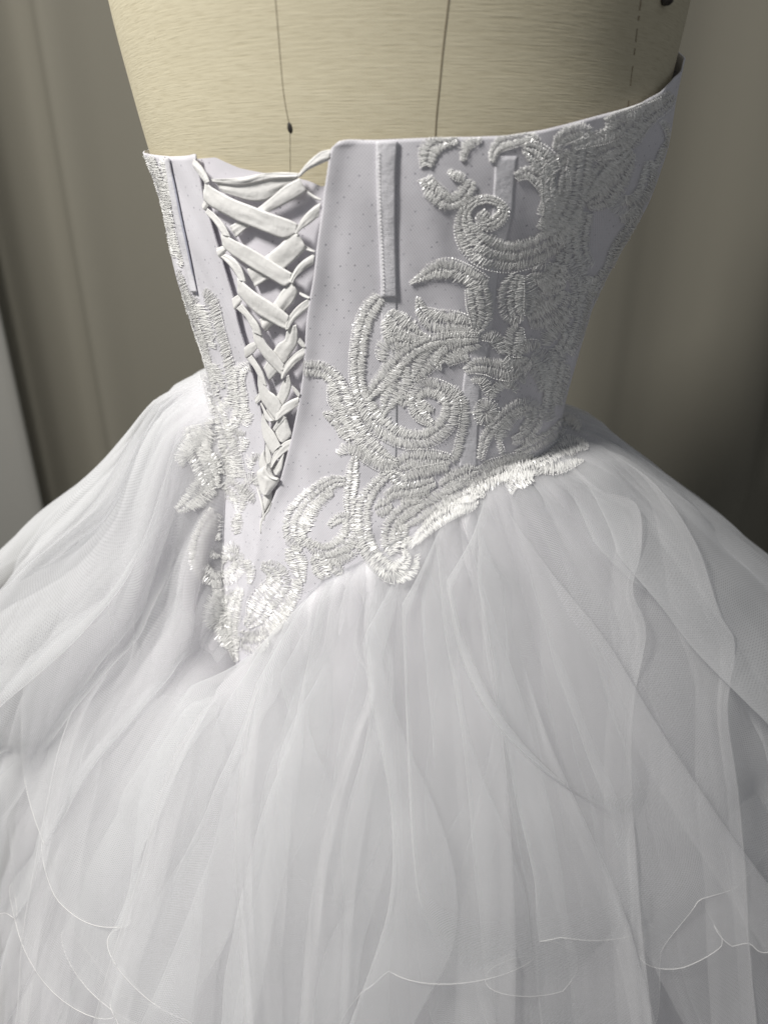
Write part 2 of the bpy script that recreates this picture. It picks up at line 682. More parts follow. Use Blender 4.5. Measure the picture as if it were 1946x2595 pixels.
# modesty panel behind the lacing
vs, uv = [], []
mt = curve_by_a(az([(495, 402), (540, 398), (565, 410), (600, 425), (660, 437), (720, 443), (780, 458), (812, 472), (850, 466)]), [])
nu, nv = 60, 80
for j in range(nv):
    for i in range(nu):
        z = 1.2
        for it in range(6):
            a = lerp(interp(z, ELz, ELa) - 0.10, interp(z, ERz, ERa) + 0.10, i / (nu - 1))
            z = lerp(interp(a, *mt), 0.955, j / (nv - 1))
        o_ = -0.0022 + 0.0010 * noise.noise(Vector((a * 9 + z * 14, z * 22, 3)))
        vs.append(S(a, z, o_)); uv.append((arc(a, z), z))
mod = obj('modesty_panel', vs, gridfaces(nu, nv), M['modesty'], gown, uv)


# ------------------------------------------------------------------ skirt surfaces
OFFS = ([0, .006, .015, .03, .05, .09, .13, .17, .25, .40, .60, 1.1], [0, .022, .045, .066, .095, .150, .200, .24, .30, .38, .45, .54])
OFFC = ([0, .006, .015, .03, .05, .09, .13, .17, .25, .40, .60, 1.1], [0, .005, .012, .026, .044, .078, .110, .14, .195, .28, .36, .48])


def side_w(a):
    if a < -0.3:
        return smooth01((-0.3 - a - 0.40) / 0.80)
    return smooth01((a + 0.30 - 0.55) / 0.95)


def skirt_pt(a, d, fac=1.0, extra=0.0, da=0.0):
    """a point d below the waist seam; da slides it round the skirt after the seam height is read"""
    zs = zseam(a)
    w = side_w(a)
    off = lerp(interp(d, *OFFC), interp(d, *OFFS), w)
    # below d the skirt levels out to one height all round
    zm = lerp(0.905, 1.062 if a < -0.8 else 1.045, smooth01(abs(a + 0.8) / (0.95 if a < -0.8 else 1.7)))
    ze = lerp(zs, zm, smooth01(d / 0.07))
    z = ze - d * (ze - 0.02)
    ww, cc, rr = bodyp(zs)
    k = smooth01(d / 0.012)
    o = off * fac + extra + (-0.0010 + 0.0004 * fac) * (1 - k) + k * (0.0004 + 0.0016 * fac) + (0.0012 * (1 - k) if fac > 0.9 else 0)
    an = a + da
    return Vector((cc + (ww + o) * math.sin(an), -(ww * rr + o) * math.cos(an), max(z, 0.012)))


nu, nv = 361, 70
sv = []
for j in range(nv):
    d = 0.62 * (j / (nv - 1)) ** 1.7
    for i in range(nu):
        sv.append(skirt_pt(-PI + 2 * PI * i / (nu - 1), d, 1.0, 0.0025))
sf = gridfaces(nu, nv)
b = len(TV)
for j in range(nv):
    d = 0.62 * (j / (nv - 1)) ** 1.7
    for i in range(nu):
        TV.append(skirt_pt(-PI + 2 * PI * i / (nu - 1), d, 1.0, 0.001 + 0.007 * smooth01(d / 0.02)))
TF.extend([tuple(b + k for k in q) for q in sf])
SKBVH = make_bvh(sv, sf)
LACEBVH = make_bvh(TV, TF)


def inv_skirt(p):
    """angle round the body and distance below the seam of a point on the smooth skirt (nearest of a coarse net)"""
    best = (1e9, 0, 0)
    for k, q in enumerate(sv):
        e = (q - p).length_squared
        if e < best[0]:
            best = (e, k % 361, k // 361)
    return -PI + 2 * PI * best[1] / 360, 0.62 * (best[2] / 69) ** 1.7




def fold_layer(name, seed, fac, mat, hem, nfold, amp, overlap, nu=900, nv=64, label=None, lift=0.0, collar=0.0):
    rnd = random.Random(seed)
    ph = [rnd.uniform(0, 2 * PI) for _ in range(12)]
    n1, n2, n3 = nfold, int(nfold * 1.75) + 1, int(nfold * 3.3)
    hc = [0.5 + 0.5 * noise.noise(Vector((i * 0.05, seed, 1))) + 0.35 * noise.noise(Vector((i * 0.21, seed, 4))) for i in range(nu)]
    vs, uv = [], []
    for j in range(nv):
        t = (j / (nv - 1)) ** 1.45
        for i in range(nu):
            a = -PI + 2 * PI * i / nu
            dh = hem(a)
            d = -collar * hc[i] + t * (dh + collar * hc[i])
            d0, d = d, max(d, 0.0)
            g = min(1.0, d / 0.13)
            wob = 3.2 * min(1, d / 0.05) * noise.noise(Vector((a * 1.7 + seed, d * 5.0, seed * 1.7)))
            p1 = n1 * a + ph[0] + 1.4 * math.sin(2 * a + ph[1]) + 1.1 * math.sin(5 * a + ph[2]) + wob
            p2 = n2 * a + ph[3] + 1.7 * math.sin(3 * a + ph[4]) + 1.0 * math.sin(7 * a + ph[5]) - wob * 1.3
            p3 = n3 * a + ph[6] + 2.0 * math.sin(4 * a + ph[7]) + wob
            m1 = 0.55 + 0.45 * math.sin(3 * a + ph[8])
            m2 = 0.55 + 0.45 * math.sin(4 * a + ph[9])
            gath = math.exp(-d / 0.055)
            r = amp * g * (m1 * math.cos(p1) * 1.0 + 0.55 * m2 * math.cos(p2))
            r += 0.0030 * min(1, d / 0.01) * (0.35 + gath) * math.cos(p3)
            r += 0.012 * g * noise.noise(Vector((a * 4 + seed, d * 9, 5.5)))
            r += 0.0055 * min(1, d / 0.02) * noise.noise(Vector((a * 11 + seed, d * 38, 8.5)))
            da = overlap * min(1, d / 0.05) * (m1 * math.sin(p1) * 1.25 / n1 + 0.75 * m2 * math.sin(p2) / n2) + (0.5 * overlap) * math.sin(p3) / n3 * min(1, d / 0.012)
            p = skirt_pt(a, d, fac, r + lift * min(1, d / .04), da)
            if d0 < 0:
                p.z -= d0
            vs.append(p); uv.append((a * 0.25, d))
    o = obj(name, vs, gridfaces(nu, nv, True), mat, gown, uv, label=label)
    return o, vs, nu, nv


def hem_from(pts, default):
    c = []
    for u, v in pts:
        p, n_ = cast(SKBVH, u, v)
        c.append(inv_skirt(p))
    c.sort()
    xs, ys = [q[0] for q in c], [q[1] for q in c]

    def f(a):
        if a < xs[0]:
            return lerp(ys[0], default, smooth01((xs[0] - a) / 0.8))
        if a > xs[-1]:
            return lerp(ys[-1], default, smooth01((a - xs[-1]) / 0.8))
        return interp(a, xs, ys)
    return f


h_out = hem_from([(0, 1880), (40, 1990), (85, 2140), (180, 2255), (290, 2300), (370, 2520), (480, 2900), (800, 3000), (1200, 3000), (1400, 2900), (1500, 2600), (1545, 2420), (1590, 2320), (1650, 2330), (1730, 2355), (1790, 2320), (1870, 2200), (1940, 2080)], 0.20)
h_mid = hem_from([(0, 2420), (90, 2490), (250, 2560), (420, 2700), (700, 3000), (900, 2760), (1010, 2590), (1100, 2520), (1190, 2510), (1300, 2530), (1420, 2600), (1480, 2480), (1540, 2400), (1640, 2445), (1790, 2490), (1830, 2465), (1870, 2420), (1940, 2425)], 0.30)
full = lambda a: 0.985
under, *_ = fold_layer('underskirt', 3, 0.50, M['underskirt'], full, 15, 0.008, 0.5, 500, 60)
lay, *_ = fold_layer('tulle_layer', 11, 0.64, M['tulle2'], full, 21, 0.010, 1.6, 800, 70)
lay, *_ = fold_layer('tulle_layer', 23, 0.76, M['tulle'], lambda a: 0.8, 23, 0.010, 2.2, 1100, 64)
lay, *_ = fold_layer('tulle_layer', 77, 0.85, M['tulle'], lambda a: 0.6, 13, 0.011, 2.3, 1100, 64)
lm, lv, lnu, lnv = fold_layer('tulle_layer', 37, 0.93, M['tulle'], h_mid, 17, 0.010, 2.3, 1100, collar=0.006)
lo_, ov, onu, onv = fold_layer('tulle_layer', 51, 1.0, M['tulle'], h_out, 11, 0.010, 2.4, 1100, collar=0.007)


def hem_cord(layer, vs, nu, nv, rad, hem):
    P = [vs[(nv - 1) * nu + i] for i in range(nu)]
    P.append(P[0])
    da = 2 * PI / nu
    rr = []
    for i in range(nu + 1):
        a = -PI + da * i
        g = abs(hem(a + 2 * da) - hem(a - 2 * da)) / (4 * da)
        rr.append(rad * (1 - 0.8 * smooth01((g - 0.2) / 0.3)))
    return tube('hem_cord', P, rr, M['cord'], layer, 5)


hem_cord(lm, lv, lnu, lnv, 0.00024, h_mid)
hem_cord(lo_, ov, onu, onv, 0.00024, h_out)


# traced drapes: folds of the net standing clear of the skirt
def resample(pts, n):
    c = catmull(pts, 200)
    L = [0.0]
    for p, q in zip(c, c[1:]):
        L.append(L[-1] + math.dist(p[:2], q[:2]))
    out = []
    k = 0
    for i in range(n):
        s = L[-1] * i / (n - 1)
        while k < 198 and L[k + 1] < s:
            k += 1
        t = (s - L[k]) / max(1e-9, L[k + 1] - L[k])
        out.append(tuple(lerp(a, b, t) for a, b in zip(c[k], c[k + 1])))
    return out


def drape(A, B, h=0.012, mat='tulle3', tip=False):
    n, w = 70, 22
    A = resample(A, n); B = resample(B, n)
    vs, uv = [], []
    for j in range(n):
        t = j / (n - 1)
        hh = h * smooth01(t * 4) * (smooth01((1 - t) * 4) if tip else 1.0)
        wd = (0.15 + 0.85 * smooth01(t * 3)) * ((0.1 + 0.9 * smooth01((1 - t) * 2.5)) if tip else 1.0)
        for i in range(w):
            s = i / (w - 1)
            # the cloth turns back under itself at the outer edge A
            if s < 0.3:
                q = 0.30 * (0.3 - s) / 0.3
                k = q; lift = hh * 0.55
            else:
                k = (s - 0.3) / 0.7; lift = hh * (1 - 0.85 * smooth01(k))
            k = max(0, min(1, k)) * wd
            pa = lerp(A[j][0], B[j][0], k), lerp(A[j][1], B[j][1], k)
            p, nn = cast(SKBVH, *pa)
            d = (CAMP - p).normalized()
            wv = 0.003 * noise.noise(Vector((k * 5 + A[0][0], t * 6, h * 50)))
            vs.append(p + nn * (lift + wv + 0.001)); uv.append((k * .08, t * .3))
    return obj('tulle_fold', vs, gridfaces(w, n), M[mat], gown, uv)


drape([(1285, 1290), (1390, 1450), (1530, 1630), (1640, 1810), (1770, 2010), (1946, 2250), (2140, 2520)], [(1265, 1300), (1310, 1520), (1370, 1760), (1470, 2050), (1570, 2280), (1680, 2500), (1820, 2760)], 0.016)
drape([(1520, 1130), (1640, 1230), (1740, 1400), (1795, 1560), (1835, 1640), (1820, 1800), (1850, 2000), (1870, 2300), (1900, 2650)], [(1480, 1140), (1570, 1260), (1650, 1420), (1700, 1580), (1740, 1700), (1750, 1850), (1760, 2050), (1780, 2300), (1800, 2650)], 0.011)
drape([(1420, 1160), (1510, 1250), (1600, 1290), (1610, 1400), (1590, 1500), (1625, 1600), (1600, 1750), (1590, 1900), (1600, 2150), (1640, 2600)], [(1380, 1180), (1450, 1280), (1510, 1350), (1530, 1440), (1535, 1540), (1550, 1640), (1540, 1760), (1530, 1900), (1530, 2150), (1560, 2600)], 0.009)
drape([(420, 1300), (330, 1450), (290, 1540), (300, 1640), (200, 1800), (140, 2000), (90, 2300), (60, 2600)], [(470, 1330), (410, 1480), (370, 1580), (360, 1680), (290, 1850), (240, 2050), (200, 2300), (170, 2600)], 0.009)
drape([(930, 1500), (900, 1640), (940, 1730), (890, 1880), (830, 2080), (790, 2300), (760, 2620)], [(980, 1500), (990, 1650), (1010, 1760), (970, 1900), (930, 2080), (900, 2300), (880, 2620)], 0.006)
drape([(590, 1715), (520, 1810), (440, 1990), (400, 2110), (370, 2220), (330, 2340), (290, 2480), (250, 2610)], [(625, 1715), (610, 1900), (605, 2100), (600, 2300), (560, 2450), (540, 2610)], 0.012)
drape([(690, 1640), (650, 1800), (618, 1990), (612, 2200), (625, 2400), (640, 2610)], [(760, 1640), (760, 1850), (740, 2080), (730, 2300), (720, 2450), (720, 2610)], 0.009)
drape([(1200, 1400), (1240, 1600), (1270, 1850), (1290, 2100), (1300, 2350), (1300, 2610)], [(1120, 1400), (1130, 1650), (1150, 1900), (1170, 2200), (1160, 2400), (1150, 2610)], 0.010)
drape([(1335, 1700), (1390, 1880), (1480, 2080), (1560, 2260), (1620, 2450), (1660, 2610)], [(1290, 1700), (1310, 1900), (1370, 2150), (1420, 2350), (1440, 2480), (1450, 2610)], 0.010)


# ------------------------------------------------------------------ lacing ribbons and boning
def P_(frame, pts):
    ox, oy, s = frame
    return [(ox + p[0] * s, oy + p[1] * s) + tuple(q * s for q in p[2:]) for p in pts]


R3 = (500, 360, 400 / 1659)
R4 = (560, 720, 300 / 1659)
R5 = (600, 1050, 200 / 1264)


def strip(name, frame, A, B, h, mat, parent, curl=0.0008, n=36, w=9, bvh=None, fold=0.0004, th=0.0004, seed=0, h1=None):
    A = resample(P_(frame, A), n); B = resample(P_(frame, B), n)
    bvh = bvh or BODYBVH
    vs, uv = [], []
    L = 0
    sd = random.uniform(0, 99)
    for j in range(n):
        if j:
            L += math.dist(A[j], A[j - 1]) / 3100
        for i in range(w):
            s = i / (w - 1)
            p, nn = cast(bvh, lerp(A[j][0], B[j][0], s), lerp(A[j][1], B[j][1], s))
            e = 4 * s * (1 - s)
            hh = h if h1 is None else lerp(h, h1, j / (n - 1))
            hgt = hh + curl * e + 0.7 * fold * noise.noise(Vector((s * 10, L * 40, sd + 3))) + fold * noise.noise(Vector((s * 4.5, L * 60, sd))) + 1.2 * fold * noise.noise(Vector((s * 2.2, L * 25, sd + 9)))
            vs.append(p + nn * hgt); uv.append((s * math.dist(A[j], B[j]) / 3100, L))
    o = obj(name, vs, gridfaces(w, n), M[mat], parent, uv)
    solidify(o, th, 0)
    return o


lac = obj('ribbon', *(lambda: ([], []))(), M['ribbon'], gown) if False else None
RB = []
U, O_, RR, LP = 0.0020, 0.0052, 0.0066, 0.0036
# straps under, running down from the right edge to the left
RB += [(R3, [(1100, 320), (900, 310), (700, 325), (480, 365), (190, 380)], [(1080, 365), (900, 375), (700, 395), (450, 438), (210, 412)], 0.0042, None),
       (R3, [(1090, 330), (900, 358), (700, 388), (450, 432), (215, 410)], [(1050, 440), (900, 510), (750, 605), (560, 612), (290, 520)], 0.0022, None),
       (R3, [(1100, 370), (950, 450), (820, 560), (670, 680), (500, 800), (360, 880)], [(1170, 500), (1090, 560), (950, 640), (800, 715), (580, 870), (430, 1000)], 0.0046, 0.0015),
       (R3, [(1085, 940), (1000, 970), (880, 1080), (740, 1190), (540, 1330)], [(1170, 1090), (1110, 1170), (950, 1310), (800, 1410), (620, 1520)], 0.0048, 0.0015),
       (R4, [(1042, -50), (900, 60), (770, 240), (600, 450), (550, 490)], [(1110, 80), (1050, 220), (930, 360), (780, 520), (650, 670)], 0.0048, 0.0015),
       (R4, [(1020, 570), (955, 640), (920, 760), (840, 810), (780, 890), (620, 1160)], [(1090, 540), (1110, 680), (1090, 830), (1010, 960), (940, 1080), (700, 1350)], 0.0048, 0.0015),
       (R4, [(950, 1280), (880, 1390), (865, 1440), (820, 1540), (690, 1700), (650, 1800)], [(990, 1240), (1020, 1380), (990, 1520), (930, 1640), (850, 1800), (740, 1960)], 0.0048, 0.0015),
       (R4, [(930, 1820), (850, 1880), (800, 1950), (760, 2010)], [(955, 1860), (900, 1930), (850, 1990), (795, 2060)], 0.0046, 0.003),
       (R4, [(920, 1850), (830, 1960), (790, 2060), (800, 2160)], [(950, 1840), (985, 1980), (1010, 2110), (900, 2220)], 0.0040, 0.0024),
       (R5, [(800, 610), (700, 740), (620, 850), (640, 920)], [(800, 640), (780, 780), (760, 870), (690, 965)], 0.0042, 0.004),
       # thin ends that pass into the loops on the right panel
       (R3, [(1160, 495), (1240, 550), (1318, 592)], [(1180, 540), (1250, 590), (1314, 612)], LP, None),
       (R3, [(1170, 1085), (1210, 1108), (1255, 1132)], [(1165, 1130), (1200, 1142), (1250, 1150)], LP, None),
       (R4, [(1128, 95), (1200, 130), (1270, 168)], [(1130, 130), (1180, 170), (1250, 192)], LP, None),
       (R4, [(1130, 730), (1180, 790), (1212, 845)], [(1100, 800), (1160, 870), (1205, 875)], LP, None),
       (R4, [(1030, 1400), (1090, 1455), (1138, 1520)], [(1030, 1450), (1080, 1530), (1115, 1572)], LP, None),
       # left loops and twisted ends
       (R3, [(0, 170), (80, 235), (150, 330), (185, 405)], [(-4, 250), (70, 330), (120, 392), (140, 425)], LP, 0.0055),
       (R3, [(120, 585), (100, 635), (88, 660)], [(165, 660), (140, 690), (120, 710)], LP, None),
       (R3, [(150, 690), (250, 770), (340, 870), (402, 985)], [(125, 735), (200, 810), (290, 920), (325, 965)], LP, 0.0058),
       (R3, [(322, 1075), (280, 1090), (235, 1108)], [(342, 1130), (310, 1170), (268, 1212)], LP, None),
       (R3, [(330, 1168), (420, 1210), (510, 1320), (560, 1455)], [(282, 1200), (380, 1290), (450, 1380), (490, 1440)], LP, 0.0058),
       (R4, [(292, 130), (240, 160), (195, 195)], [(342, 220), (300, 270), (238, 342)], LP, None),
       (R4, [(340, 258), (450, 390), (580, 540), (638, 695)], [(255, 330), (380, 430), (470, 560), (520, 650)], LP, 0.0058),
       (R4, [(520, 788), (430, 820), (365, 880)], [(550, 880), (480, 960), (385, 1022)], LP, None),
       (R4, [(470, 975), (560, 1090), (640, 1220), (705, 1405)], [(405, 1030), (500, 1140), (570, 1250), (640, 1370)], LP, 0.0058),
       (R4, [(592, 1495), (550, 1540), (515, 1585)], [(602, 1610), (570, 1640), (538, 1665)], LP, None),
       (R4, [(610, 1640), (660, 1740), (720, 1830), (780, 1900)], [(590, 1660), (635, 1760), (660, 1850), (700, 1900)], LP, 0.0045),
       # straps over, running down from the left edge to the right
       (R3, [(130, 405), (230, 480), (440, 595), (660, 680), (860, 755), (1000, 805), (1090, 855)], [(122, 590), (190, 665), (430, 800), (600, 870), (780, 940), (940, 1000), (1065, 945)], O_, None),
       (R3, [(300, 930), (420, 1010), (560, 1080), (740, 1190), (880, 1280), (1030, 1365)], [(322, 1085), (400, 1165), (520, 1250), (700, 1360), (860, 1455), (950, 1500), (1010, 1455)], O_, None),
       (R4, [(290, -110), (420, 0), (560, 110), (760, 240), (900, 340), (1000, 425)], [(300, 130), (420, 270), (560, 390), (740, 500), (880, 575), (958, 605)], O_, None),
       (R4, [(490, 620), (600, 680), (700, 820), (790, 920), (880, 1030), (930, 1100)], [(530, 800), (600, 920), (700, 1060), (800, 1160), (880, 1240), (905, 1225)], O_, None),
       (R4, [(570, 1250), (640, 1360), (720, 1470), (790, 1520), (850, 1590), (895, 1680)], [(585, 1480), (620, 1600), (680, 1700), (750, 1800), (810, 1870), (840, 1800)], O_, None),
       (R5, [(475, -40), (560, 150), (650, 270), (740, 450), (765, 480)], [(455, 110), (480, 330), (540, 480), (600, 580), (640, 620), (700, 520)], O_, None),
       # lobes at the knot
       (R5, [(490, 555), (430, 660), (410, 800), (432, 870)], [(500, 575), (508, 690), (530, 790), (525, 840)], 0.0044, None),
       (R5, [(512, 440), (500, 600), (520, 780)], [(530, 470), (600, 650), (590, 760)], 0.0036, None),
       # straps coming off the right edge and crossing over
       (R3, [(1420, 75), (1310, 100), (1180, 210), (1085, 335)], [(1392, 192), (1280, 240), (1180, 290), (1098, 365)], 0.0030, 0.0048),
       (R3, [(1310, 630), (1220, 690), (1130, 790), (1075, 900), (1055, 945)], [(1296, 770), (1200, 850), (1120, 905), (1085, 950)], 0.0030, RR),
       (R3, [(1250, 1160), (1150, 1220), (1070, 1300), (1020, 1400), (1005, 1455)], [(1240, 1270), (1150, 1330), (1080, 1390), (1040, 1465)], 0.0030, RR),
       (R4, [(1270, 180), (1150, 250), (1040, 360), (960, 500), (952, 612)], [(1260, 310), (1160, 400), (1060, 500), (985, 605)], 0.0030, RR),
       (R4, [(1205, 860), (1080, 940), (960, 1070), (900, 1200), (898, 1305)], [(1192, 1010), (1080, 1090), (1000, 1190), (930, 1280)], 0.0030, RR),
       (R4, [(1125, 1560), (1000, 1610), (890, 1690), (830, 1790), (818, 1885)], [(1110, 1680), (1000, 1770), (920, 1825), (850, 1880)], 0.0030, RR),
       (R5, [(915, 378), (800, 430), (680, 560), (622, 690), (612, 835)], [(890, 550), (800, 600), (700, 710), (640, 820)], 0.0030, RR)]
rparent = None
for fr, A, B, h0, h1 in RB:
    h0 = h0 * 0.7 + 0.0003
    h1 = None if h1 is None else h1 * 0.7 + 0.0003
    strip('lacing_ribbon', fr, A, B, h0, 'ribbon', gown, h1=h1, curl=0.0004, fold=0.0005, th=0.00025)
kn = strip('ribbon_knot', R5, [(570, 770), (430, 870), (408, 950), (440, 1100), (470, 1220), (520, 1262)], [(600, 735), (625, 850), (665, 962), (745, 1000), (720, 1080), (590, 1262)], 0.0052, 'ribbon', gown, curl=0.0028, fold=0.0008, w=15)
strip('ribbon_tail', R5, [(480, 1220), (452, 1400), (440, 1560), (446, 1645)], [(605, 1220), (592, 1350), (540, 1450), (462, 1575)], 0.0030, 'ribbon', gown, curl=0.0010, h1=0.0012)
strip('ribbon_tail', R5, [(600, 1400), (500, 1560), (420, 1680), (402, 1760), (430, 1895)], [(612, 1400), (575, 1530), (485, 1660), (455, 1760), (436, 1895)], 0.0020, 'ribbon', gown, curl=0.0016)
# roll on the knot's edge
tube('knot_fold', [cast(BODYBVH, *q)[0] + cast(BODYBVH, *q)[1] * 0.0072 for q in resample(P_(R5, [(590, 745), (575, 830), (600, 910), (660, 975), (745, 1005)]), 24)], [0.0004 + 0.0009 * math.sin(PI * i / 23) for i in range(24)], M['ribbon'], kn, 8)

FULL = (0, 0, 1.0)


def boning(A, B, h, curl, label=None, parent=None, th=0.0009):
    o = strip('boning_channel', FULL, A, B, h, 'boning', parent, curl=curl, n=60, w=9, bvh=LACEBVH, fold=0.00012 if h > 0.0005 else 0.00002, th=th)
    return o


def stitches(pts, step, parent, rad=0.00035, mat='thread', h=0.0014, dash=0.55, bvh=None):
    c = resample(pts, max(6, int(sum(math.dist(p, q) for p, q in zip(pts, pts[1:])) / step)))
    vs, fs = [], []
    for p, q in zip(c, c[1:]):
        a, na = cast(bvh or LACEBVH, *p)
        e = lerp(p[0], q[0], dash), lerp(p[1], q[1], dash)
        b_, nb = cast(bvh or LACEBVH, *e)
        d = b_ - a
        if d.length < 1e-6 or d.length > 0.02:
            continue
        sd = d.cross(na).normalized() * rad
        m_ = (a + b_) / 2 + na * (h + rad * 1.6)
        a = a + na * h * 0.7; b2 = b_ + nb * h * 0.7
        k = len(vs)
        vs += [a, m_ + sd, m_ + na * rad, m_ - sd, b2]
        fs += [(k, k + 1, k + 2), (k, k + 2, k + 3), (k + 4, k + 2, k + 1), (k + 4, k + 3, k + 2)]
    return obj('stitching', vs, fs, M[mat], parent, smooth=False)


b1 = boning([(953, 359), (954, 440), (958, 560), (963, 680), (965, 752)], [(1008, 358), (1003, 440), (1003, 560), (1004, 680), (1005, 752)], 0.0009, 0.0006, parent=panR)
stitches([(961, 385), (963, 480), (967, 600), (972, 748)], 9, b1, 0.00035, h=0.0018)
boning([(965, 748), (966, 850), (966, 980), (965, 1100), (962, 1200)], [(1005, 748), (1007, 850), (1007, 980), (1006, 1100), (1003, 1200)], 0.00018, 0.00012, parent=panR, th=0.0001)
boning([(1254, 395), (1250, 480), (1244, 560), (1222, 690), (1210, 780), (1190, 900), (1174, 960), (1168, 1060), (1163, 1190)], [(1311, 395), (1303, 480), (1296, 560), (1264, 690), (1254, 780), (1236, 900), (1220, 960), (1213, 1060), (1208, 1190)], 0.00018, 0.00012, parent=panR, th=0.0001)
b4 = boning([(420, 396), (434, 480), (448, 560), (468, 650), (488, 740)], [(432, 396), (448, 480), (463, 560), (484, 650), (503, 740)], 0.0010, 0.0008, parent=panL, th=0.0006)
strip('piping', FULL, [(429, 400), (446, 480), (462, 560), (481, 650), (500, 745)], [(432, 400), (449.5, 480), (466, 560), (485, 650), (503.5, 745)], 0.0008, 'piping', panL, curl=0.0005, bvh=LACEBVH, th=0.0004, fold=0)

